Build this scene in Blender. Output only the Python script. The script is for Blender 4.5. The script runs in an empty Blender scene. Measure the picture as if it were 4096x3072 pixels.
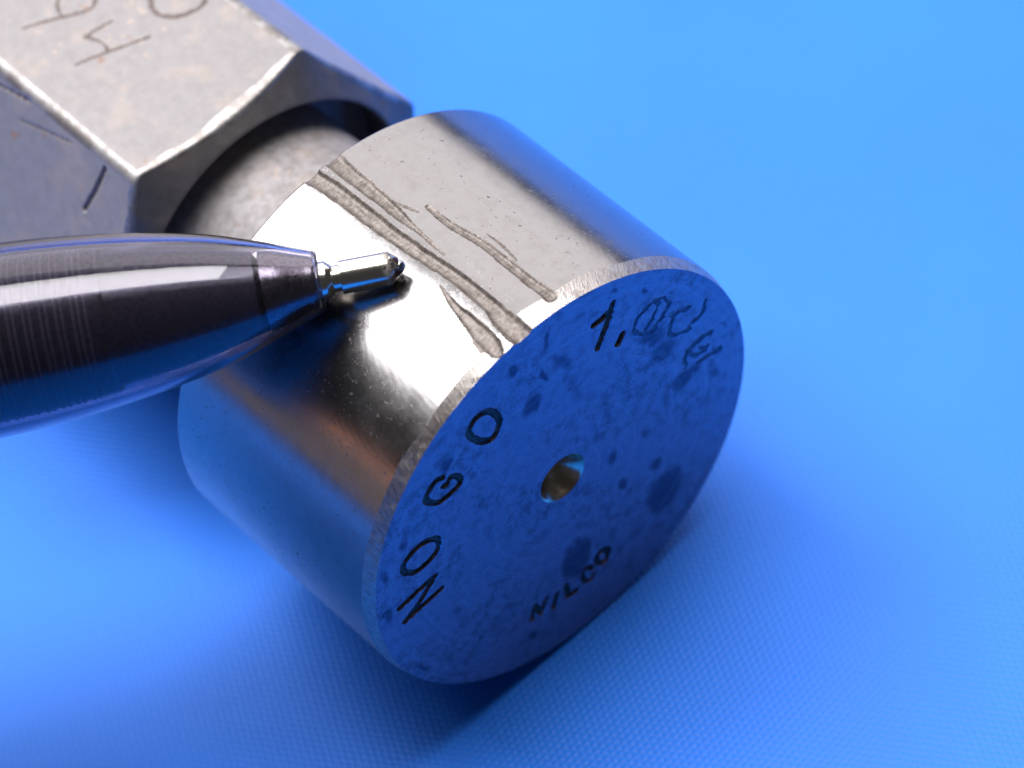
import bpy, math
import numpy as np
from mathutils import Matrix, Vector

# ------------------------------------------------------------------ camera, world, lamps, exposure
MM = 0.001                       # everything below is written in millimetres and built in metres
R = 13.0                         # radius of the gauge cylinder; its axis is the line y = 0, z = 13, along x
scene = bpy.context.scene
col = scene.collection
rng = np.random.default_rng(7)

cam_d = bpy.data.cameras.new("camera"); cam = bpy.data.objects.new("camera", cam_d); col.objects.link(cam)
scene.camera = cam
CR = np.array([0.66256772, 0.73187883, -0.15924001]); CU = np.array([-0.53612926, 0.61188173, 0.58152056])
CF = np.array([-0.52303865, 0.29992353, -0.79779474]); CP = np.array([99.21337416, -58.43181136, 161.51015297 + R])
M = Matrix.Identity(4)
for i in range(3):
    M[i][0], M[i][1], M[i][2], M[i][3] = CR[i], CU[i], -CF[i], CP[i] * MM
cam.matrix_world = M
cam_d.sensor_width = 36; cam_d.lens = 135.03; cam_d.clip_start = 0.005; cam_d.clip_end = 20
cam_d.dof.use_dof = True; cam_d.dof.focus_distance = 0.1935; cam_d.dof.aperture_fstop = 38

world = bpy.data.worlds.new("World"); scene.world = world; world.use_nodes = True
bg = world.node_tree.nodes["Background"]
bg.inputs[0].default_value = (0.92, 0.93, 1.0, 1); bg.inputs[1].default_value = 0.045

def area_lamp(name, az, el, dist, sx, sy, watts, color, along=None):
    """rectangular lamp seen from the gauge at azimuth/elevation (degrees) and distance (mm), facing it"""
    d = bpy.data.lights.new(name, 'AREA'); d.shape = 'RECTANGLE'; d.size = sx * MM; d.size_y = sy * MM
    d.energy = watts; d.color = color
    o = bpy.data.objects.new(name, d); col.objects.link(o)
    a, e = math.radians(az), math.radians(el)
    v = Vector((math.cos(e) * math.cos(a), math.cos(e) * math.sin(a), math.sin(e)))
    o.location = v * dist * MM + Vector((-0.005, 0, 0.013))
    o.rotation_euler = v.to_track_quat('Z', 'Y').to_euler()
    if along is not None:                                   # direction of the lamp's long side
        xa = Vector(along); xa = (xa - xa.dot(v) * v).normalized()
        o.rotation_euler = Matrix((xa, v.cross(xa), v)).transposed().to_euler()
    return o
area_lamp("tube_ceiling_lamp", 122, 75, 900, 700, 400, 11.0, (1.0, 0.97, 0.97), (-.56, -.83, 0))
area_lamp("window_lamp", -165, 54, 520, 270, 270, 2.9, (1.0, 0.98, 1.0))
area_lamp("room_wall_lamp", 130, 30, 900, 1000, 800, 5.2, (1.0, 0.95, 0.96))
area_lamp("low_grey_fill", -122, 8, 900, 700, 260, 0.16, (1.0, 0.80, 0.80))  # added unseen fill panel: dim grey-brown reflection on barrel and left flat
area_lamp("warm_stripe_fill", -125, 17.5, 900, 400, 50, 0.09, (1.0, 0.42, 0.25))  # added unseen strip light: stands in for a warm object reflected in the barrel

scene.view_settings.view_transform = 'Standard'; scene.view_settings.look = 'None'
scene.view_settings.exposure = 0; scene.view_settings.gamma = 1
scene.render.engine = 'CYCLES'
scene.cycles.max_bounces = 12; scene.cycles.transmission_bounces = 10; scene.cycles.glossy_bounces = 6
scene.cycles.use_denoising = True
scene.cycles.sample_clamp_indirect = 6

# ------------------------------------------------------------------ node helpers
class Mat:
    def __init__(s, name):
        s.m = bpy.data.materials.new(name); s.m.use_nodes = True; s.t = s.m.node_tree
        s.b = s.t.nodes["Principled BSDF"]
    def set(s, **k):
        for a, v in k.items():
            s.put(s.b.inputs[a.replace('_', ' ')], v)
        return s
    def put(s, sock, v):
        if isinstance(v, bpy.types.NodeSocket): s.t.links.new(v, sock)
        elif isinstance(v, tuple) and len(v) == 3 and sock.type == 'RGBA': sock.default_value = (*v, 1)
        else: sock.default_value = v
    def n(s, typ, out=0, props=None, **k):
        nd = s.t.nodes.new(typ)
        for a, v in (props or {}).items(): setattr(nd, a, v)
        for a, v in k.items():
            key = int(a[1:]) if a[0] == '_' and a[1:].isdigit() else a.replace('_', ' ')
            s.put(nd.inputs[key], v)
        return nd.outputs[out]
    def math(s, op, a, b=0.0, clamp=False): return s.n('ShaderNodeMath', 0, {'operation': op, 'use_clamp': clamp}, _0=a, _1=b)
    def mul(s, a, b): return s.math('MULTIPLY', a, b)
    def add(s, a, b): return s.math('ADD', a, b)
    def mm(s, sx=1, sy=1, sz=1, uv=False, rot=(0, 0, 0)):
        """texture coordinates in millimetres (object space, or the mesh's own unrolled uv)"""
        tc = s.n('ShaderNodeTexCoord', 2 if uv else 3)
        k = 1.0 if uv else 1000.0
        if any(rot):
            tc = s.n('ShaderNodeMapping', 0, None, Vector=tc, Rotation=rot)
        return s.n('ShaderNodeMapping', 0, None, Vector=tc, Scale=(sx * k, sy * k, sz * k))
    def noise(s, vec, scale, detail=3, rough=.5, dist=0.0):
        return s.n('ShaderNodeTexNoise', 0, None, Vector=vec, Scale=scale, Detail=detail, Roughness=rough, Distortion=dist)
    def ramp(s, f, a, b, va=0.0, vb=1.0):
        return s.n('ShaderNodeMapRange', 0, {'interpolation_type': 'SMOOTHSTEP'}, Value=f, From_Min=a, From_Max=b, To_Min=va, To_Max=vb)
    def mix(s, f, a, b):
        nd = s.t.nodes.new('ShaderNodeMix'); nd.data_type = 'RGBA'
        s.put(nd.inputs[0], f); s.put(nd.inputs[6], a); s.put(nd.inputs[7], b)
        return nd.outputs[2]
    def bump(s, h, strength, dist_mm, prev=None):
        k = dict(Height=h, Strength=strength, Distance=dist_mm * MM)
        if prev is not None: k['Normal'] = prev
        return s.n('ShaderNodeBump', 0, None, **k)

def pits(m, vec, scale, lo, hi, patch_scale=.35, plo=.48, phi=.62):
    """small scattered corrosion pits: 1 inside a pit"""
    warp = m.noise(vec, scale * 1.3, 2)
    f = m.noise(vec, scale, 4, .65)
    dots = m.ramp(f, lo, hi)
    patch = m.ramp(m.noise(vec, patch_scale, 2), plo, phi)
    return m.mul(dots, patch)

# blue mat: embossed with a hexagonal field of small round dots
def mat_blue():
    m = Mat("blue_embossed_vinyl")
    tc = m.n('ShaderNodeTexCoord', 3)
    P = 0.437; k = 4 * math.pi / (math.sqrt(3) * P)
    waves = None
    for a in (MAT_ANG + 90, MAT_ANG + 150, MAT_ANG + 210):
        a = math.radians(a)
        d = m.n('ShaderNodeVectorMath', 1, {'operation': 'DOT_PRODUCT'}, _0=tc, _1=(k * 1000 * math.cos(a), k * 1000 * math.sin(a), 0))
        c = m.math('COSINE', d)
        waves = c if waves is None else m.add(waves, c)
    v = m.mm()
    irr = m.noise(v, 2.3, 2)
    h = m.ramp(m.add(waves, m.mul(irr, 1.2)), -0.9, 2.6)
    fine = m.noise(v, 22, 3)
    nrm = m.bump(m.add(h, m.mul(fine, .07)), 1.0, 0.023)
    blotch = m.noise(v, .06, 3)
    colr = m.mix(m.ramp(blotch, .3, .7), (0.004, 0.152, 0.74), (0.005, 0.166, 0.78))
    dust = m.math('GREATER_THAN', m.noise(v, 1.7, 1, .3), .86)
    colr = m.mix(m.mul(dust, .5), colr, (.5, .5, .7))
    m.set(Base_Color=colr, Roughness=m.ramp(fine, .2, .8, .42, .55), Normal=nrm)
    m.b.inputs['Specular IOR Level'].default_value = 0.32
    return m.m
MAT_ANG = 0.0

def mat_barrel():
    m = Mat("lapped_gauge_steel")
    v = m.mm(uv=True)
    big = m.noise(v, .45, 4, .6)
    fine = m.noise(m.mm(6, 1.2, 1, uv=True), 3.5, 3)
    cross = m.noise(m.mm(1.0, 9, 1, uv=True), 1.6, 3)
    pit = pits(m, v, 3.4, .62, .68, .4, .38, .55)
    pit2 = pits(m, v, 7.5, .64, .69, .55, .38, .55)
    pt = m.math('MAXIMUM', pit, m.mul(pit2, .8))
    stain = m.ramp(m.noise(v, 1.1, 5, .68), .42, .72)
    c = m.mix(m.mul(stain, .22), (.30, .292, .292), (.17, .155, .152))
    lines = m.ramp(m.noise(m.mm(.8, 16, 1, uv=True, rot=(0, 0, math.radians(9))), 1.0, 4, .7), .55, .75)
    c = m.mix(m.mul(lines, .22), c, (.18, .165, .16))
    c = m.mix(m.mul(pt, .8), c, (.07, .055, .05))
    rg = m.add(m.ramp(big, .25, .75, .17, .24), m.mul(m.ramp(m.noise(v, 2.6, 5, .7), .4, .7), .03))
    rg = m.add(rg, m.mul(pt, .3))
    # arcs left by lapping
    arcs = m.n('ShaderNodeTexWave', 1, {'wave_type': 'RINGS', 'rings_direction': 'Z'}, Vector=m.mm(1, .55, 1, uv=True), Scale=1.5, Distortion=2.5, Detail=2, Detail_Scale=.6)
    h = m.add(m.mul(fine, .5), m.mul(cross, .25))
    nrm = m.bump(h, .035, .02)
    nrm = m.bump(arcs, .035, .02, nrm)
    nrm = m.bump(pt, .2, -.02, nrm)
    m.set(Base_Color=c, Metallic=1.0, Roughness=rg, Normal=nrm)
    return m.m

def mat_face():
    m = Mat("turned_steel_end_face")
    v = m.mm()
    sp = m.n('ShaderNodeSeparateXYZ', 0, None, Vector=v)
    yz = m.n('ShaderNodeVectorMath', 0, {'operation': 'MULTIPLY'}, _0=v, _1=(0, 1, 1))
    rad = m.n('ShaderNodeVectorMath', 1, {'operation': 'LENGTH'}, _0=yz)
    radn = m.add(rad, m.mul(m.noise(v, .3, 2), .5))
    ring = m.noise(m.n('ShaderNodeCombineXYZ', 0, None, X=m.mul(radn, 2.2)), 1.0, 4, .75)
    stain = m.n('ShaderNodeAttribute', 2, {'attribute_name': 'stain'})
    edge = m.add(stain, m.mul(m.math('SUBTRACT', m.noise(v, 1.6, 5, .7), .5), .55))
    st1 = m.ramp(edge, .14, .58)
    st2 = m.ramp(m.noise(v, 1.3, 6, .75), .44, .62)
    st3 = m.ramp(m.noise(v, 5.0, 4, .7), .57, .66)
    patch = m.ramp(m.noise(v, .23, 2), .38, .62)
    scr = m.noise(m.mm(1, 14, 1.2, rot=(math.radians(35), 0, 0)), 1.2, 3)
    scr2 = m.ramp(m.noise(m.mm(1, 1.0, 16, rot=(math.radians(20), 0, 0)), .9, 3), .60, .68)
    c = m.mix(m.mul(st2, m.ramp(patch, 0, 1, .35, .8)), (.345, .24, .325), (.15, .11, .155))
    c = m.mix(m.mul(st1, .95), c, (.085, .07, .12))
    c = m.mix(m.mul(m.mul(st3, m.ramp(patch, 0, 1, .3, 1)), .7), c, (.08, .07, .075))
    c = m.mix(m.mul(scr2, .2), c, (.62, .58, .62))
    c = m.mix(m.mul(m.ramp(ring, .50, .72), .28), c, (.60, .53, .60))
    rg = m.add(m.ramp(ring, .3, .7, .20, .29), m.mul(st2, .07))
    nrm = m.bump(ring, .18, .02)
    nrm = m.bump(scr, .06, .02, nrm)
    nrm = m.bump(m.mul(st3, patch), .3, -.012, nrm)
    m.set(Base_Color=c, Metallic=1.0, Roughness=rg, Normal=nrm)
    return m.m

def mat_chamfer():
    m = Mat("hand_ground_chamfer")
    st = m.noise(m.mm(1.6, 20, 1, uv=True, rot=(0, 0, math.radians(-28))), 1.0, 4, .65)
    v = m.mm(uv=True)
    gr = m.ramp(m.noise(v, 2.5, 4), .40, .75)
    c = m.mix(m.mul(gr, .5), (.50, .475, .46), (.26, .225, .20))
    c = m.mix(m.mul(m.ramp(st, .44, .60), .85), c, (.17, .145, .135))
    nrm = m.bump(st, .8, .04)
    m.set(Base_Color=c, Metallic=1.0, Roughness=m.ramp(gr, 0, 1, .30, .45), Normal=nrm)
    return m.m

def mat_gouge():
    m = Mat("torn_steel_gouge")
    v = m.mm(uv=True)
    st = m.noise(m.mm(9, 2.5, 1, uv=True), 1.2, 5, .7)
    gr = m.noise(v, 2.0, 5, .7)
    c = m.mix(m.ramp(m.add(m.mul(gr, .5), m.mul(st, .5)), .40, .60), (.185, .163, .150), (.085, .070, .063))
    nrm = m.bump(m.add(st, gr), .22, .03)
    m.set(Base_Color=c, Metallic=.6, Roughness=.50, Normal=nrm)
    return m.m

def mat_letter(name, c0, c1, rough, metal):
    m = Mat(name)
    v = m.mm()
    gr = m.noise(v, 4.5, 5, .7)
    m.set(Base_Color=m.mix(m.ramp(gr, .38, .68), c0, c1), Metallic=metal, Roughness=rough, Normal=m.bump(gr, .5, .03))
    return m.m

def mat_handle(name="worn_hex_steel", rust=1.0, rough=.42, mott=.3, dk=1.0):
    m = Mat(name)
    v = m.mm()
    big = m.noise(v, .35, 5, .6)
    med = m.noise(v, 1.6, 5, .65)
    scr = m.noise(m.mm(.6, 7, 7), .8, 4, .6)
    r1 = m.ramp(m.noise(v, .75, 4, .62, .4), .66, .74)
    r2 = m.ramp(m.noise(v, 1.9, 3, .6), .60, .72)
    r2 = m.math('MAXIMUM', m.mul(r2, m.ramp(m.noise(v, .16, 1), .45, .6)), m.mul(m.ramp(m.noise(v, .5, 3), .50, .72), .45))
    c = m.mix(m.mul(m.ramp(med, .38, .66), mott), (.235 * dk, .222 * dk, .228 * dk), (.15 * dk, .137 * dk, .13 * dk))
    c = m.mix(m.mul(r2, .35 * rust), c, (.55, .40, .28))
    c = m.mix(m.mul(r1, .75 * rust), c, (.28, .14, .08))
    rg = m.add(m.ramp(big, .3, .7, rough, rough + .10), m.mul(r1, .3))
    nrm = m.bump(m.add(m.mul(scr, .6), m.mul(med, .8)), .10, .05)
    m.set(Base_Color=c, Metallic=.12, Roughness=rg, Normal=nrm)
    return m.m

def mat_simple(name, color, rough, metal=0.0, bump=.1, scale=4):
    m = Mat(name)
    v = m.mm()
    n = m.noise(v, scale, 4, .6)
    c2 = tuple(x * .78 for x in color)
    m.set(Base_Color=m.mix(m.ramp(n, .35, .7), color, c2), Roughness=m.ramp(n, .3, .7, rough * .8, rough * 1.25), Metallic=metal, Normal=m.bump(n, bump, .02))
    return m.m

def mat_smoke():
    m = Mat("smoke_clear_plastic")
    n = m.noise(m.mm(), 2.5, 3)
    m.set(Base_Color=(.84, .82, .88), Roughness=m.ramp(m.noise(m.mm(), .7, 4, .65), .40, .75, .02, .13), IOR=1.49, Normal=m.bump(m.noise(m.mm(), 1.2, 2), .03, .03))
    m.b.inputs['Transmission Weight'].default_value = 1.0
    vol = m.n('ShaderNodeVolumeAbsorption', 0, None, Color=(.25, .20, .38), Density=1000.0)
    m.t.links.new(vol, m.t.nodes['Material Output'].inputs['Volume'])
    return m.m

def mat_nickel():
    m = Mat("nickel_silver_tip")
    v = m.mm()
    ink = m.ramp(m.noise(v, 2.2, 4, .65), .40, .46)
    sx = m.n('ShaderNodeSeparateXYZ', 0, None, Vector=v)          # local x runs from the ball back along the pen
    near = m.ramp(sx, .55, 1.25, 1.0, 0.0)
    k = m.mul(ink, near)
    turn = m.noise(m.mm(9, .2, .2), 1.5, 3)
    m.set(Base_Color=m.mix(k, (.74, .70, .62), (.03, .015, .02)), Metallic=m.math('SUBTRACT', 1.0, m.mul(k, .8)),
          Roughness=m.add(.13, m.mul(turn, .08)), Normal=m.bump(turn, .12, .01))
    return m.m

# ------------------------------------------------------------------ mesh helpers
def empty(name, loc=(0, 0, 0)):
    o = bpy.data.objects.new(name, None); o.empty_display_size = .005; col.objects.link(o); o.location = [c * MM for c in loc]
    return o
def mesh_np(name, V, Q, mat, parent=None, uv=None, smooth=True, sharp=0, stain=None):
    """one mesh object out of numpy vertices (mm) and quads; unused vertices are dropped"""
    Q = np.asarray(Q, np.int64)
    used, inv = np.unique(Q.ravel(), return_inverse=True)
    V = np.asarray(V, float)[used] * MM
    me = bpy.data.meshes.new(name)
    me.vertices.add(len(V)); me.vertices.foreach_set('co', V.astype(np.float32).ravel())
    me.loops.add(len(inv)); me.loops.foreach_set('vertex_index', inv.astype(np.int32))
    nq = len(Q)
    me.polygons.add(nq); me.polygons.foreach_set('loop_start', np.arange(0, nq * 4, 4, dtype=np.int32))
    if uv is not None:
        l = me.uv_layers.new(name='unrolled'); l.data.foreach_set('uv', np.asarray(uv, np.float32)[used][inv].ravel())
    if stain is not None:
        at = me.attributes.new('stain', 'FLOAT', 'POINT'); at.data.foreach_set('value', np.asarray(stain, np.float32)[used])
    me.polygons.foreach_set('use_smooth', np.full(nq, smooth))
    me.update(calc_edges=True); me.validate()
    if sharp: me.set_sharp_from_angle(angle=math.radians(sharp))
    me.materials.append(mat)
    o = bpy.data.objects.new(name, me); col.objects.link(o)
    if parent is not None: o.parent = parent
    return o
def grid_quads(nr, nc, wrap=False):
    r = np.arange(nr - 1)[:, None]; c = np.arange(nc if wrap else nc - 1)[None, :]
    c1 = (c + 1) % nc
    return np.stack([r * nc + c, r * nc + c1, (r + 1) * nc + c1, (r + 1) * nc + c], -1).reshape(-1, 4)
def lathe(name, prof, mat, parent, n=64, smooth=True, closed=False):
    """solid of revolution about local x; prof = [(x, r), ...]"""
    prof = np.array(prof, float); a = np.linspace(0, 2 * np.pi, n, endpoint=False)
    V = np.stack([np.repeat(prof[:, :1], n, 1), prof[:, 1:] * np.cos(a), prof[:, 1:] * np.sin(a)], -1).reshape(-1, 3)
    Q = grid_quads(len(prof), n, True)
    if closed:
        k = len(prof); c = np.arange(n); c1 = (c + 1) % n
        Q = np.vstack([Q, np.stack([(k - 1) * n + c, (k - 1) * n + c1, c1, c], -1)])
    return mesh_np(name, V, Q, mat, parent, None, smooth, 28)
def seg_dist(P, a, b):
    d = b - a; L = d @ d
    t = np.clip(((P - a) @ d) / L, 0, 1) if L > 1e-12 else np.zeros(len(P))
    return np.hypot(*(P - a - t[:, None] * d).T), t
def smooth_line(pts, k=6):
    """Catmull-Rom through the points"""
    P = np.array(pts, float)
    if len(P) < 3: return P
    closed = np.allclose(P[0], P[-1])
    ext = np.vstack([P[-2] if closed else 2 * P[0] - P[1], P, P[1] if closed else 2 * P[-1] - P[-2]])
    out = []
    for i in range(1, len(ext) - 2):
        for t in np.linspace(0, 1, k, endpoint=False):
            p0, p1, p2, p3 = ext[i - 1:i + 3]
            out.append(.5 * (2 * p1 + (p2 - p0) * t + (2 * p0 - 5 * p1 + 4 * p2 - p3) * t * t + (3 * p1 - p0 - 3 * p2 + p3) * t ** 3))
    out.append(P[-1]); return np.array(out)
def stroke_field(P, strokes, curve=True):
    """distance of every point to a set of strokes"""
    D = np.full(len(P), 1e3)
    for s in strokes:
        s = smooth_line(s) if curve else np.array(s, float)
        lo, hi = s.min(0) - 1, s.max(0) + 1
        k = np.where(((P > lo) & (P < hi)).all(1))[0]
        if not len(k): continue
        for a, b in zip(s[:-1], s[1:]):
            D[k] = np.minimum(D[k], seg_dist(P[k], a, b)[0])
    return D
def value_noise(P, scale, seed):
    g = np.random.default_rng(seed).random((257, 257))
    q = P / scale; i = np.floor(q).astype(int); f = q - i; f = f * f * (3 - 2 * f)
    a = lambda dx, dy: g[(i[:, 0] + dx) % 257, (i[:, 1] + dy) % 257]
    return (a(0, 0) * (1 - f[:, 0]) + a(1, 0) * f[:, 0]) * (1 - f[:, 1]) + (a(0, 1) * (1 - f[:, 0]) + a(1, 1) * f[:, 0]) * f[:, 1]

def info(o, label=None, cat=None, kind=None):
    if label: o['label'] = label
    if cat: o['category'] = cat
    if kind: o['kind'] = kind
    return o

# ------------------------------------------------------------------ the surface
MAT_ANG = -26.5
def build_mat():
    nx = 2
    V = np.array([(-420, -330, 0), (330, -330, 0), (330, 420, 0), (-420, 420, 0), (-420, -330, -2), (330, -330, -2), (330, 420, -2), (-420, 420, -2)], float)
    Q = [(0, 1, 2, 3), (7, 6, 5, 4), (0, 4, 5, 1), (1, 5, 6, 2), (2, 6, 7, 3), (3, 7, 4, 0)]
    o = mesh_np("mat", V, Q, mat_blue(), None, None, False)
    info(o, "bright blue vinyl mat embossed with tiny dots, under the gauge", "mat", "structure")
build_mat()

# ------------------------------------------------------------------ plug gauge
LETTERS = {'one': [[(5.315, 9.897), (4.758, 8.946), (4.081, 8.033), (3.818, 7.649)], [(4.772, 9.503), (4.359, 9.468), (3.895, 9.485)]], 'point': [[(5.449, 7.125), (5.062, 6.75)]], 'etched0': [[(8.316, 7.359), (7.725, 7.611), (7.084, 7.573), (6.526, 7.296), (6.13, 6.698), (6.494, 6.091)], [(8.316, 7.359), (8.555, 6.542), (8.222, 6.108), (7.726, 5.839), (7.176, 5.625), (6.482, 6.025)], [(8.025, 7.155), (7.318, 6.41), (6.643, 5.86)]], 'etched9': [[(9.768, 5.003), (9.172, 5.297), (8.654, 5.28), (8.347, 4.814), (8.363, 4.171), (8.897, 3.702), (9.528, 3.408)], [(10.859, 4.558), (10.526, 3.921), (10.197, 3.707), (9.919, 3.795)]], 'etched8': [[(10.671, 1.84), (9.914, 2.022), (9.242, 1.92), (8.848, 1.529), (8.889, 1.004)], [(9.878, 1.421), (10.248, 0.878), (9.495, 1.097), (9.24, 1.522)], [(11.198, 0.017), (10.405, 0.233), (9.695, 0.326)]], 'G_O': [[(-3.746, 9.881), (-3.209, 9.57), (-2.835, 8.782), (-2.818, 8.138), (-3.356, 7.538), (-3.921, 7.754), (-4.432, 8.464), (-4.644, 9.241), (-4.259, 9.762), (-3.746, 9.881)]], 'G': [[(-6.736, 7.643), (-7.167, 7.839), (-7.715, 7.539), (-8.012, 7.097), (-7.833, 6.602), (-7.298, 6.161), (-6.56, 6.116), (-5.974, 6.242), (-5.82, 6.536), (-6.032, 7.007), (-6.355, 7.223), (-6.667, 6.938), (-6.857, 7.036)]], 'N_O': [[(-8.186, 3.771), (-8.044, 3.32), (-8.299, 2.84), (-9.007, 2.585), (-9.756, 2.612), (-10.292, 3.056), (-10.415, 3.519), (-10.175, 3.971), (-9.467, 4.246), (-8.736, 4.165), (-8.186, 3.771)]], 'N': [[(-11.299, 0.93), (-10.02, 1.072), (-8.814, 1.125)], [(-8.814, 1.125), (-10.132, 0.158), (-11.243, -0.384)], [(-11.243, -0.384), (-10.019, -0.275), (-8.692, -0.207)]], 'nN': [[(-4.118, -8.587), (-3.773, -7.77)], [(-3.773, -7.77), (-3.477, -8.714)], [(-3.477, -8.714), (-3.009, -7.962)]], 'nI': [[(-2.268, -8.282), (-2.644, -9.097)]], 'nL': [[(-1.585, -8.219), (-1.647, -9.211)], [(-1.647, -9.211), (-1.068, -9.337)]], 'nC': [[(0.23, -8.62), (-0.02, -8.24), (-0.34, -8.38), (-0.48, -8.8), (-0.36, -9.25), (-0.02, -9.42), (0.27, -9.25)]], 'nO': [[(1.374, -8.059), (1.063, -7.858), (0.692, -7.974), (0.624, -8.439), (0.874, -8.834), (1.259, -8.779), (1.452, -8.38), (1.374, -8.059)]]}
# half width, depth, name, label
LSTYLE = {'one': (0.232, .16, 'stamped_digit', 'stamped digit 1'), 'point': (.25, .22, 'stamped_point', 'stamped decimal point after the 1'),
          'etched0': (.14, .035, 'etched_digit', 'faint etched script digit after the point'), 'etched9': (.17, .035, 'etched_digit', 'faint etched middle script digit'),
          'etched8': (.17, .035, 'etched_digit', 'faint etched last script digit near the rim'),
          'G_O': (0.232, .15, 'stamped_letter', 'stamped letter O of GO'), 'G': (0.213, .15, 'stamped_letter', 'stamped letter G'),
          'N_O': (0.213, .15, 'stamped_letter', 'stamped letter O of NO'), 'N': (0.193, .14, 'stamped_letter', 'stamped large letter N'),
          'nN': (0.224, .17, 'stamped_letter', 'small stamped letter N of the maker name'), 'nI': (0.224, .17, 'stamped_letter', 'small stamped letter I of the maker name'),
          'nL': (0.224, .17, 'stamped_letter', 'small stamped letter L of the maker name'), 'nC': (0.174, .17, 'stamped_letter', 'small stamped letter C of the maker name'),
          'nO': (0.213, .17, 'stamped_letter', 'small stamped letter O of the maker name')}
GOUGES = {'g1': [(-15.967, 19.625, 0.458), (-13.47, 19.68, 0.374), (-11.208, 19.698, 0.309), (-9.673, 19.792, 0.188), (-8.615, 19.823, 0.099), (-6.682, 19.943, 0.044)], 'g1b': [(-12.715, 19.639, 0.06), (-11.499, 19.448, 0.098), (-10.525, 19.193, 0.1), (-9.755, 18.972, 0.051)], 'g2': [(-16.223, 21.076, 0.446), (-15.322, 21.008, 0.433), (-12.726, 20.873, 0.413), (-9.891, 20.842, 0.372), (-7.849, 20.7, 0.342), (-5.877, 20.518, 0.341), (-4.082, 20.471, 0.335), (-2.506, 20.516, 0.38), (-1.269, 20.676, 0.515), (0.236, 20.678, 0.558), (1.106, 20.655, 0.559)], 'g3': [(-9.704, 18.378, 0.131), (-7.987, 18.398, 0.195), (-6.137, 18.115, 0.236), (-4.626, 18.091, 0.252), (-2.624, 18.11, 0.275), (-0.879, 18.052, 0.337)], 'g3b': [(-6.217, 17.505, 0.038), (-5.191, 17.458, 0.098), (-3.775, 17.627, 0.035)], 'g4': [(-5.401, 21.331, 0.025), (-3.944, 21.703, 0.162), (-2.582, 21.831, 0.305), (-1.163, 22.021, 0.423), (-0.349, 22.147, 0.301)], 'g4b': [(-1.642, 22.493, 0.09), (-0.888, 22.634, 0.13)]}
GDEPTH = {'g1': .17, 'g1b': .04, 'g2': .23, 'g3': .17, 'g3b': .04, 'g4': .18, 'g4b': .05}
GWIDE = {'g1': 1.16, 'g1b': .7, 'g2': 1.18, 'g3': 1.1, 'g3b': .7, 'g4': 1.2, 'g4b': .8}
GLABEL = {'g1': 'tapering gouge from the back edge', 'g1b': 'faint scrape beside the back gouge', 'g2': 'longest gouge, running the full width of the barrel',
          'g3': 'gouge ending square at the front chamfer', 'g3b': 'hairline scrape beside the front gouge', 'g4': 'teardrop gouge at the front chamfer', 'g4b': 'small chip beside the teardrop gouge'}
SCRIBE = {'nine': [[(-38.216, -3.241), (-37.339, -1.617), (-36.597, -0.466), (-36.429, 0.054), (-36.634, 0.55), (-37.28, 0.872), (-37.949, 0.892)], [(-37.25, -1.35), (-37.75, -1.2), (-38.2, -0.9), (-38.6, -0.3), (-38.638, 0.416), (-37.949, 0.892)]], 'four': [[(-33.86, -2.983), (-33.154, -1.175), (-32.24, 0.902)], [(-33.242, -1.249), (-33.945, -1.05), (-35.064, -1.459)], [(-35.064, -1.459), (-34.921, -0.49), (-34.751, 0.314)]], 'zero': [[(-34.211, 2.565), (-33.557, 2.255), (-32.859, 2.345), (-32.153, 2.933), (-31.769, 3.782), (-31.848, 4.474), (-32.337, 4.978), (-33.3, 5.036), (-34.247, 4.345), (-34.611, 3.471), (-34.457, 2.836), (-34.211, 2.565)]]}
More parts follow.
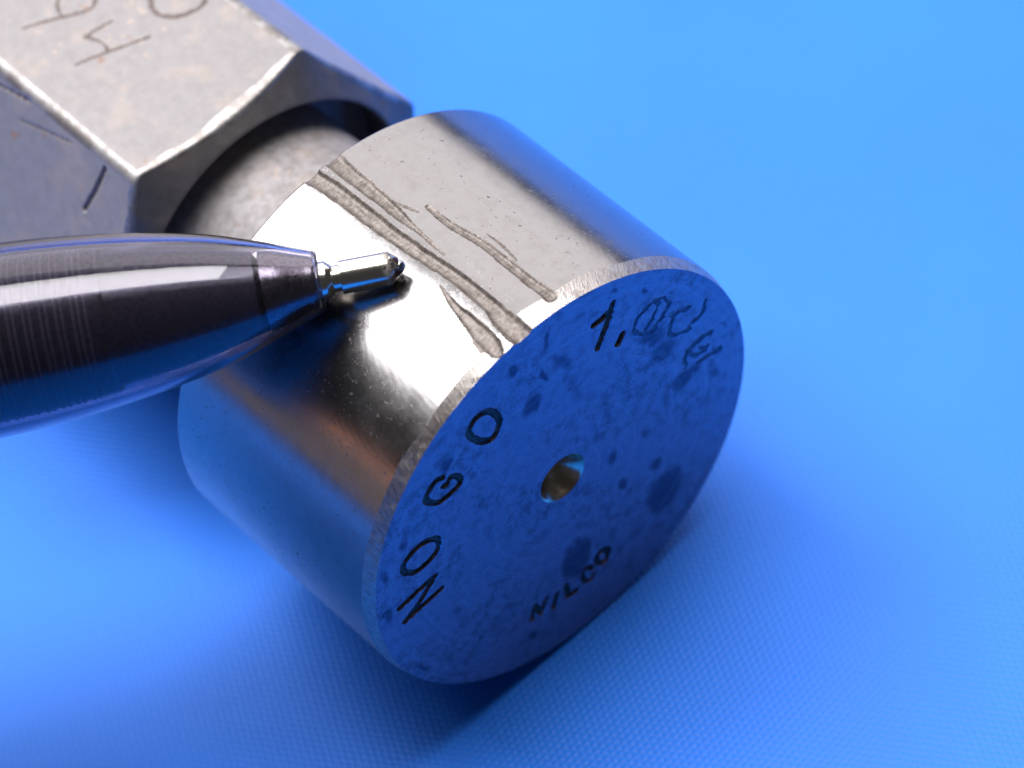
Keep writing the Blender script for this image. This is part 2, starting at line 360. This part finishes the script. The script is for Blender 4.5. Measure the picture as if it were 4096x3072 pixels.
# brown-black stains on the end face: centre, two half axes (y, z mm), strength
STAINS = [(-1.252, 10.994, 0.38, 0.128, 0.185, -0.503, 0.8), (0.423, 8.903, 0.125, -0.735, -0.25, 0.071, 0.7), (-0.693, 7.594, 0.665, 0.512, 0.267, -0.566, 0.8), (0.966, 11.09, 0.472, 1.146, 0.209, -0.273, 0.5), (-6.297, 8.286, 0.442, 0.337, 0.207, -0.464, 0.6), (1.543, 8.813, 0.684, -1.41, -0.398, -0.307, 0.45), (1.899, 6.263, 0.353, -2.02, -0.554, 0.16, 0.35), (3.068, -1.466, 0.46, 0.363, 0.241, -0.514, 0.5), (3.294, -4.072, 0.271, 0.215, 0.199, -0.429, 0.8), (5.522, -1.634, 0.647, -0.199, 0.119, -0.647, 0.4), (5.618, -4.759, 0.349, 0.279, 0.264, -0.557, 0.6), (5.82, -7.383, 1.282, 0.706, 0.585, -1.398, 0.9), (3.834, 12.218, 0.81, -0.22, 0.096, -0.51, 0.4), (7.609, 3.451, 1.189, -0.009, 0.314, -1.056, 0.5), (-0.585, -6.817, 0.933, 1.015, 0.561, -1.134, 0.95), (-12.039, 1.204, 0.499, 0.382, 0.26, -0.644, 0.6), (-11.561, 4.188, -0.082, -0.769, -0.309, 0.267, 0.5), (-11.224, -4.822, 0.558, -0.868, -0.122, -0.284, 0.5), (-7.546, -0.462, 0.535, 0.415, 0.197, -0.468, 0.3), (-5.761, -5.896, 1.076, 0.159, 0.144, -0.528, 0.35), (-7.363, -6.491, 0.274, 0.215, 0.126, -0.308, 0.5), (-4.438, -9.824, 0.4, 0.134, 0.133, -0.416, 0.5), (-2.589, -2.707, 1.379, -0.024, 0.156, -0.638, 0.3), (-8.238, -2.977, 0.541, 0.421, 0.247, -0.597, 0.35), (-9.996, 5.139, 0.36, 0.274, 0.192, -0.457, 0.5), (7.158, 5.174, 1.084, -0.452, 0.133, -0.919, 0.55), (6.132, 6.54, 0.266, 0.381, 0.249, -0.399, 0.5), (7.395, 8.934, 0.321, -0.322, -0.042, -0.231, 0.6), (5.448, 10.592, 0.219, 0.169, 0.165, -0.324, 0.5), (8.855, 7.159, 0.33, -0.175, 0.028, -0.288, 0.5), (8.454, 0.004, 0.813, 0.123, 0.238, -0.69, 0.8), (9.198, 0.117, 0.555, -0.007, 0.179, -0.597, 0.6), (7.658, 2.924, 0.546, -0.004, 0.101, -0.339, 0.6), (10.609, -1.358, 0.299, -1.45, -0.439, 0.133, 0.4), (11.69, 1.631, 0.113, -0.529, -0.196, 0.058, 0.5), (4.178, 3.94, 0.598, -0.33, 0.028, -0.359, 0.35), (3.227, 10.962, 0.406, -0.112, 0.071, -0.386, 0.35), (7.545, 4.464, 0.381, -0.393, -0.066, -0.372, 0.4), (9.833, 4.626, 0.446, -0.002, 0.121, -0.392, 0.3), (4.14, 10.259, 0.572, 0.002, 0.115, -0.395, 0.3)]
L_BACK = 15.807
CH_R = 0.21                              # radial size of the front chamfer
ch_phi = np.radians([0, 30, 45, 58, 71, 79, 87, 99, 106, 113, 122, 130, 137, 150, 163, 200, 360])
ch_w = np.array([.85, .85, .93, .78, .98, .90, 1.10, .80, .74, .70, .66, .85, .78, .84, .85, .85, .85])
def chamfer_width(phi): return np.interp(phi % (2 * np.pi), ch_phi, ch_w)

def sm(t): return t * t * (3 - 2 * t)
def gouge_fields(P):
    """P = (x, arc) in mm -> depth, id of the deepest gouge (-1: none)"""
    depth = np.zeros(len(P)); gid = np.full(len(P), -1)
    wob = (value_noise(P, .22, 3) - .5) * .07 + (value_noise(P, .6, 4) - .5) * .2
    flr = 1 + (value_noise(P, .10, 5) - .5) * .5 + (value_noise(P * [.25, 1], .12, 6) - .5) * .5
    for gi, (k, pts) in enumerate(GOUGES.items()):
        c = smooth_line(pts, 5)
        lo, hi = c[:, :2].min(0) - 1, c[:, :2].max(0) + 1
        idx = np.where(((P > lo) & (P < hi)).all(1))[0]
        if not len(idx): continue
        best = np.full(len(idx), 9.0); bw = np.full(len(idx), .3)
        for a, b in zip(c[:-1], c[1:]):
            d, t = seg_dist(P[idx], a[:2], b[:2]); w = (a[2] + (b[2] - a[2]) * t) * GWIDE[k]
            q = d / np.maximum(w, .02)
            m = q < best; best[m] = q[m]; bw[m] = w[m]
        u = np.clip(1 - (best * (1 + wob[idx])) ** 2, 0, 1)
        dep = GDEPTH[k] * .8 * np.minimum(1, bw / .3) * sm(np.minimum(1, 1.08 * u ** .75)) * np.where(u > 0, .85 + .15 * flr[idx], 0)
        m = dep > depth[idx]
        gid[idx[m & (u > 0.02)]] = gi
        depth[idx[m]] = dep[m]
    return depth, gid

plug = empty("plug_gauge", (0, 0, R))
info(plug, "worn steel plug gauge with gouged cylinder and hexagonal handle, on the blue mat", "plug gauge")
M_BAR, M_FACE, M_CH, M_GO = mat_barrel(), mat_face(), mat_chamfer(), mat_gouge()
M_STAMP = mat_letter("grimy_stamped_recess", (.03, .026, .026), (.13, .105, .082), .48, .5)
M_ETCH = mat_letter("dark_electro_etch", (.055, .048, .075), (.15, .135, .17), .34, 1.0)
M_SCRIBE = mat_letter("scribed_line", (.075, .06, .055), (.13, .105, .095), .5, .4)

def build_barrel():
    dense = np.arange(22, 212, math.degrees(.055 / R))
    coarse = np.arange(212, 382, 2.0)
    phi = np.radians(np.concatenate([dense, coarse])); nc = len(phi)
    w = chamfer_width(phi)
    tb = np.linspace(0, 1, 256)                                   # barrel rows, back to chamfer
    tc = np.linspace(0, 1, 20)[1:]                                # chamfer rows
    xb = -L_BACK + .12 + tb[:, None] * (L_BACK - .12 - w[None])
    xc = -w[None] * (1 - tc[:, None])
    rb = np.full_like(xb, R); rc = R - CH_R * np.repeat(tc[:, None] ** 1.05, nc, 1)
    # rounded back edge and back face down to the shank
    back = [(-L_BACK, 7.0), (-L_BACK, R - .12)] + [(-L_BACK + .12 - .12 * math.cos(a), R - .12 + .12 * math.sin(a)) for a in np.linspace(.1, math.pi / 2 - .1, 6)]
    xk = np.repeat(np.array([b[0] for b in back])[:, None], nc, 1); rk = np.repeat(np.array([b[1] for b in back])[:, None], nc, 1)
    X = np.vstack([xk, xb, xc]); RR = np.vstack([rk, rb, rc]); PH = np.repeat(phi[None], len(X), 0)
    P = np.stack([X.ravel(), (PH * R).ravel()], 1)
    dep, gid = gouge_fields(P)
    rr = RR.ravel()
    dep = np.where(rr < R - .3, 0, dep)
    # the chamfer was ground by hand: slight facets
    jag = (value_noise(P * [.4, 1], .35, 11) - .5) * .012
    isch = np.arange(len(P)) >= (len(back) + 256) * nc
    rr2 = rr - dep + np.where(isch & (X.ravel() < -1e-6), jag, 0)
    V = np.stack([X.ravel(), rr2 * np.cos(P[:, 1] / R), rr2 * np.sin(P[:, 1] / R)], 1)
    Q = grid_quads(len(X), nc, True)
    gq = np.array([(gid[Q] == g).sum(1) for g in range(len(GOUGES))])
    lab = np.where(gq.max(0) >= 1, gq.argmax(0), -1)
    lab[(rr[Q].min(1) < R - .3)] = -1
    row = Q[:, 0] // nc
    ch = (row >= len(back) + 255)
    uv = P
    body = mesh_np("gauge_member", V, Q[(lab < 0) & ~ch], M_BAR, plug, uv)
    info(mesh_np("chamfer", V, Q[(lab < 0) & ch], M_CH, body, uv), "rough ground chamfer round the front edge")
    for g, k in enumerate(GOUGES):
        q = Q[lab == g]
        if len(q): info(mesh_np("gouge" if GDEPTH[k] > .1 else "scrape", V, q, M_GO, body, uv), GLABEL[k])
    # radius of the front rim for the end face
    rim = rr2.reshape(len(X), nc)[-1]
    return body, phi, rim
member, rim_phi, rim_r = build_barrel()

def build_face():
    na, nr = 1500, 240
    phi = np.linspace(0, 2 * np.pi, na, endpoint=False)
    rim = np.interp(phi, np.r_[rim_phi - 2 * np.pi, rim_phi], np.r_[rim_r, rim_r])
    hc = np.array([-.13, .38]); hr = 1.52
    t = np.linspace(0, 1, nr)[:, None]
    rad = hr + t * (rim[None] - hr)
    y = hc[0] * (1 - t) ** 2 + rad * np.cos(phi); z = hc[1] * (1 - t) ** 2 + rad * np.sin(phi)
    P = np.stack([y.ravel(), z.ravel()], 1)
    x = np.zeros(len(P)); lid = np.full(len(P), -1)
    for i, (k, st) in enumerate(LETTERS.items()):
        hw, dp, nm, lb = LSTYLE[k]
        D = stroke_field(P, st, curve=True)
        D = D * (1 + (value_noise(P, .25, 20 + i) - .5) * (.25 if dp > .1 else 1.3))
        u = np.clip(1 - (D / hw) ** 2, 0, 1)
        d = dp * 1.25 * np.minimum(1, 1.25 * u)
        x = np.minimum(x, -d)
        lip = .03 * np.exp(-((D - hw * 1.3) / .09) ** 2) if dp > .1 else 0     # burr thrown up by the stamp
        x = np.where(u > 0, x, x + lip)
        lid[u > .04] = i
    x += (value_noise(P, 1.4, 40) - .5) * .012 + (value_noise(P, 4.5, 41) - .5) * .03
    last = np.arange(len(P)) >= (nr - 1) * na
    x[last] = 0
    V = np.stack([x, P[:, 0], P[:, 1]], 1)
    Q = grid_quads(nr, na, True)[:, ::-1]
    gq = np.array([(lid[Q] == g).sum(1) for g in range(len(LETTERS))])
    lab = np.where(gq.max(0) >= 3, gq.argmax(0), -1)
    sv = np.zeros(len(P))
    wp = P + np.stack([value_noise(P, .5, 90) - .5, value_noise(P, .5, 91) - .5], 1) * .35
    for cy, cz, a1, a2, b1, b2, k in STAINS:
        q = np.linalg.solve(np.array([[a1, b1], [a2, b2]]), (wp - [cy, cz]).T)
        sv = np.maximum(sv, k * np.clip(1.35 - np.hypot(*q), 0, 1))
    info(mesh_np("end_face", V, Q[lab < 0], M_FACE, member, None, True, 0, sv), "stained flat end face reflecting the blue mat")
    for i, k in enumerate(LETTERS):
        q = Q[lab == i]
        if len(q):
            hw, dp, nm, lb = LSTYLE[k]
            info(mesh_np(nm, V, q, M_ETCH if dp < .1 else M_STAMP, member), lb)
    # lathe centre: a 60 degree cone with a drilled pilot
    n = 96; a = np.linspace(0, 2 * np.pi, n, endpoint=False)
    prof = [(x0, r0) for x0, r0 in [(0, 1.52), (-.05, 1.44)]] + [(-.05 - d, 1.44 - d * .62) for d in np.linspace(.1, 1.6, 10)] + [(-1.75, .42), (-3.2, .40), (-3.4, .05)]
    prof = np.array(prof)
    Vc = np.stack([np.repeat(prof[:, :1], n, 1), hc[0] + prof[:, 1:] * np.cos(a), hc[1] + prof[:, 1:] * np.sin(a)], -1).reshape(-1, 3)
    Vc[:n, 0] = np.interp(a, phi, V[:na, 0])
    m = Mat("bright_drilled_center"); v = m.mm(); nz = m.noise(v, 1.2, 3, .5); rg = m.noise(m.mm(8, .6, .6), 1.5, 3)
    m.set(Base_Color=m.mix(m.ramp(nz, .4, .65), (.70, .60, .46), (.38, .31, .22)), Metallic=1.0, Roughness=.24, Normal=m.bump(rg, .12, .03))
    info(mesh_np("center_hole", Vc, grid_quads(len(prof), n, True), m.m, member), "conical lathe center hole in the end face")
build_face()

M_SHANK = mat_handle("worn_shank_steel", 1.0, .52, .8, 1.15)
lathe("shank", [(-L_BACK + .02, 7.25), (-L_BACK - .15, 7.18)] + [(x, 7.2) for x in np.linspace(-16.2, -23.4, 30)] + [(-24.5, 7.2), (-26.75, 7.2)], M_SHANK, member, 128)

# ---- hexagonal handle: cone-chamfered end, scribed size marks on the top flat
HR = 11.70; AP = HR * math.cos(math.pi / 6)
HX0 = -25.155; CONE_R, CONE_X = 9.22, -23.80
KC = (CONE_X - HX0) / (HR - CONE_R)
def build_handle():
    rf = .95; e = rf * math.tan(math.pi / 6)
    pts = []                                                        # cross-section, facet by facet, with rounded corners
    for k in range(6):
        th = math.radians(30 + 60 * k)                              # facet normal
        nn = np.array([math.cos(th), math.sin(th)]); tt = np.array([-nn[1], nn[0]])
        hs = HR / 2
        m = 100 if k in (1, 2) else 24                              # top and left flats carry marks
        for t in np.linspace(-hs + e, hs - e, m): pts.append((*(nn * AP + tt * t), k, t))
        c = nn * (AP - rf) + tt * (hs - e)
        for a in np.linspace(0, math.radians(60), 7)[1:-1]:
            pts.append((*(c + rf * (nn * math.cos(a) + tt * math.sin(a))), -1, 0))
    S = np.array(pts); nc = len(S)
    rho = np.hypot(S[:, 0], S[:, 1]); yz = S[:, :2]
    xe = HX0 + (HR - rho) * KC
    bev = .50 + .40 * (value_noise(yz * [1, 1] + 40, 1.1, 51) - .2)  # worn front edge
    bev = bev * np.interp(rho, [AP, HR - .1], [1.15, .6])
    rows = []; ids = []
    XB = -112.0
    u = np.r_[np.linspace(0, .50, 8)[:-1], np.linspace(.50, 1, 430)]
    for q in u: rows.append((XB + (xe - bev - XB) * q, np.ones(nc)))
    nfac = len(rows)
    # rolled edge between flat and cone
    for a in (.25, .5, .75, 1.0):
        sc = 1 - (bev * .50 * a ** 2) / rho
        xx = xe - bev + bev * (1 - (1 - a) ** 2) * 1.02
        rows.append((xx, sc))
    x1, s1 = rows[-1]
    for a in np.linspace(0, 1, 14)[1:]:
        r_here = rho * s1 * (1 - a) + CONE_R * a
        rows.append((x1 * (1 - a) + CONE_X * a, r_here / rho))
    rows.append((np.full(nc, CONE_X + .05), (CONE_R - .10) / rho))          # lip, then the recess round the shank
    rows.append((np.full(nc, CONE_X + .02), (CONE_R - .22) / rho))
    for d in (.25, .8, 1.6, 2.6):
        rows.append((np.full(nc, CONE_X - d), (CONE_R - .26) / rho))
    rows.append((np.full(nc, CONE_X - 2.9), (CONE_R - .6) / rho))
    rows.append((np.full(nc, CONE_X - 3.0), 7.05 / rho))
    X = np.array([r[0] for r in rows]); SC = np.array([r[1] for r in rows])
    Y = yz[None, :, 0] * SC; Z = yz[None, :, 1] * SC
    V = np.stack([X.ravel(), Y.ravel(), Z.ravel()], 1)
    lid = np.full(len(V), -1); names = []
    fk = np.repeat(S[None, :, 2], len(rows), 0).ravel(); ft = np.repeat(S[None, :, 3], len(rows), 0).ravel()
    infac = np.arange(len(V)) < nfac * nc
    def carve(sel, P, strokes, hw, dp, normal, nm, lb):
        D = stroke_field(P, strokes)
        D = D * (1 + (value_noise(P, .3, len(names) + 60) - .5) * .3)
        uu = np.clip(1 - (D / hw) ** 2, 0, 1)
        k = np.where(sel)[0][uu > 0]
        V[k] -= dp * np.minimum(1, 1.6 * uu[uu > 0])[:, None] * np.array([0, *normal])
        lid[np.where(sel)[0][uu > .04]] = len(names); names.append((nm, lb))
    top = (fk == 1) & infac
    for k, lb in (('nine', 'scribed round figure on the top flat'), ('four', 'scribed figure 4 on the top flat'), ('zero', 'scribed oval figure on the top flat')):
        carve(top, V[top][:, :2], SCRIBE[k], .14 if k != 'zero' else .19, .022, (0, 1), 'scribed_figure', lb)
    left = (fk == 2) & infac
    n150 = (math.cos(math.radians(150)), math.sin(math.radians(150)))
    PL = np.stack([V[left][:, 0], -ft[left]], 1); PL = np.stack([V[left][:, 0], ft[left]], 1)
    tv = np.array([-n150[1], n150[0]])
    PL = np.stack([V[left][:, 0], V[left][:, 1:] @ tv], 1)
    carve(left, PL, [[(-27.49, -5.0), (-27.86, -3.48), (-28.4, -1.86)]], .17, .12, n150, 'nick', 'dark nick in the left flat')
    carve(left, PL, [[(-38.5, -4.4), (-36.78, -4.78), (-34.16, -5.3)]], .12, .05, n150, 'scratch', 'scratch near the edge of the left flat')
    carve(left, PL, [[(-34.67, -3.81), (-32.5, -4.4), (-30.41, -4.9)]], .09, .03, n150, 'scratch', 'faint long scratch on the left flat')
    # dents along the worn long edges
    edge = (fk == -1) & infac
    dn = np.maximum(0, value_noise(np.stack([V[:, 0], np.arctan2(V[:, 2], V[:, 1]) * 3], 1), .9, 77) - .62) * .12
    V[edge, 1:] *= (1 - dn[edge] / HR)[:, None]
    Q = grid_quads(len(rows), nc, True)
    gq = np.array([(lid[Q] == g).sum(1) for g in range(len(names))])
    lab = np.where(gq.max(0) >= 3, gq.argmax(0), -1)
    # far end cap
    vc = len(V); V2 = np.vstack([V, [[XB, 0, 0]]])
    cap = np.array([[vc, (c + 1) % nc, c, c] for c in range(nc)])
    rowq = Q[:, 0] // nc; colq = Q[:, 0] % nc
    worn = ((S[colq, 2] < 0) & (rowq < nfac)) | ((rowq >= nfac - 1) & (rowq < nfac + 3))
    endq = rowq >= nfac + 3
    h = mesh_np("handle", V2, Q[(lab < 0) & ~worn & ~endq], mat_handle(), plug, None, True, 24)
    info(mesh_np("turned_end", V2, Q[(lab < 0) & endq], mat_handle("dark_turned_end_steel", .6, .36, .5, .42), h, None, True, 24), "darker turned cone end of the handle, recessed round the shank")
    wm = Mat("rubbed_bright_edge"); wv = wm.mm(); wn = wm.noise(wv, .9, 4, .6)
    wm.set(Base_Color=wm.mix(wm.ramp(wn, .40, .60), (.34, .33, .328), (.21, .195, .185)), Metallic=.8, Roughness=.48, Normal=wm.bump(wn, .15, .06))
    info(mesh_np("worn_edge", V2, Q[(lab < 0) & worn], wm.m, h, None, True, 40), "bright rubbed edges of the hexagonal handle")
    capm = bpy.data.meshes.new("handle_end")
    capm.from_pydata([tuple(p * MM) for p in V[:nc]], [], [tuple(range(nc))[::-1]]); capm.materials.append(h.data.materials[0])
    co = bpy.data.objects.new("handle_end", capm); col.objects.link(co); co.parent = h
    for i, (nm, lb) in enumerate(names):
        q = Q[lab == i]
        if len(q): info(mesh_np(nm, V2, q, M_SCRIBE, h), lb)
build_handle()

# ------------------------------------------------------------------ pen
TIP = np.array([-7.17210, -1.51480, 13.65605 + R])
PDIR = np.array([-0.555168, -0.830117, 0.051897])
def build_pen():
    pen = empty("ballpoint_pen", TIP)
    xa = Vector(PDIR).normalized(); za = Vector((0, 0, 1)); za = (za - za.dot(xa) * xa).normalized(); ya = za.cross(xa)
    Mr = Matrix((xa, ya, za)).transposed().to_4x4(); Mr.translation = Vector(TIP) * MM
    pen.matrix_world = Mr
    info(pen, "smoky transparent ballpoint pen pointing its metal tip at the gouges", "pen")
    nick, smoke = mat_nickel(), mat_smoke()
    # ball and writing point
    ball = [(.36 - .36 * math.cos(a), .36 * math.sin(a)) for a in np.linspace(.02, 1.75, 14)]
    point = [(.40, .34), (.30, .44), (.36, .50), (.58, .68), (.66, .74), (.78, .83), (.92, .86), (3.25, .86), (3.27, .84), (3.30, .68), (3.62, .68), (3.64, .70),
             (3.96, .97), (4.0, .98), (4.38, .98), (4.40, .96), (4.5, .95), (7.6, 1.0)]
    tip = lathe("writing_tip", point, nick, pen, 72)
    bm_ = mat_simple("polished_ball", (.55, .55, .60), .08, 1.0, .05)
    lathe("ball", ball, bm_, tip, 48)
    # outer body: clear shell with thickness
    def fine(p):
        return [tuple(q) for q in smooth_line(p, 4)]
    S = np.array([0, 4.22, 4.24, 4.32, 5.9, 7.8, 9.7, 11.6, 13.5, 15.5, 18.5, 20.5, 24, 30, 45, 70, 112, 113.5])
    out = [(4.28, 1.06), (4.24, 1.36), (4.27, 1.46), (4.38, 1.54), (4.7, 1.66), (5.2, 1.86), (5.9, 2.13), (6.8, 2.47), (7.8, 2.80), (8.7, 3.09), (9.7, 3.36), (10.6, 3.57), (11.6, 3.77),
           (12.5, 3.94), (13.5, 4.10), (14.5, 4.25), (15.5, 4.38), (17, 4.55), (18.5, 4.68), (20.5, 4.80), (24, 4.95), (30, 5.1), (45, 5.2), (75, 5.2), (96, 5.1), (97, 4.9), (97.2, 4.2)]
    def scaled(k, d):
        return [(x, max(1.02, float(np.interp(x, [q[0] for q in out[3:]], [q[1] for q in out[3:]])) * k - d)) for x in (4.45, 4.9, 5.6, 6.6, 7.8, 9.7, 11.6, 13.5, 14.85, 14.95, 16.5, 18.5, 20.5, 24, 30, 45, 75, 95.8)]
    core = [(x, r - (.20 if x < 14.9 else 0)) if x > 7 else (x, r) for x, r in scaled(.86, .10)]
    wall = scaled(.90, .0)
    inn = [(97.1, 4.3)] + wall[::-1] + [(4.38, 1.06)]
    lathe("barrel", fine(out) + fine(inn), smoke, pen, 112, True, True)
    # what shows through: steel sleeve at the nose, dark refill tube behind
    sleeve = mat_simple("refill_sleeve", (.24, .225, .24), .25, 1.0)
    lathe("sleeve", [q for q in fine(core) if q[0] < 7.3] + [(7.3, 1.5)], sleeve, pen, 64)
    dark = mat_simple("dark_ink_tube", (.045, .041, .058), .28)
    lathe("refill", [(7.2, 1.5)] + [q for q in fine(core) if q[0] > 7.3] + [(95.9, .1)], dark, pen, 80)
    rib = mat_simple("thread_ridge", (.16, .15, .18), .3)
    for k, s in enumerate([15.62, 15.95, 16.25, 16.75, 17.05, 17.5, 17.8, 18.3, 18.6, 19.1, 19.4, 19.9, 20.2, 20.7, 21.1, 21.6, 22.0, 22.6, 23.2]):
        r = float(np.interp(s, [q[0] for q in core], [q[1] for q in core]))
        lathe("thread_ridge", [(s, r), (s + .03, r + .07), (s + .10, r + .07), (s + .13, r)], rib, pen, 72)
build_pen()
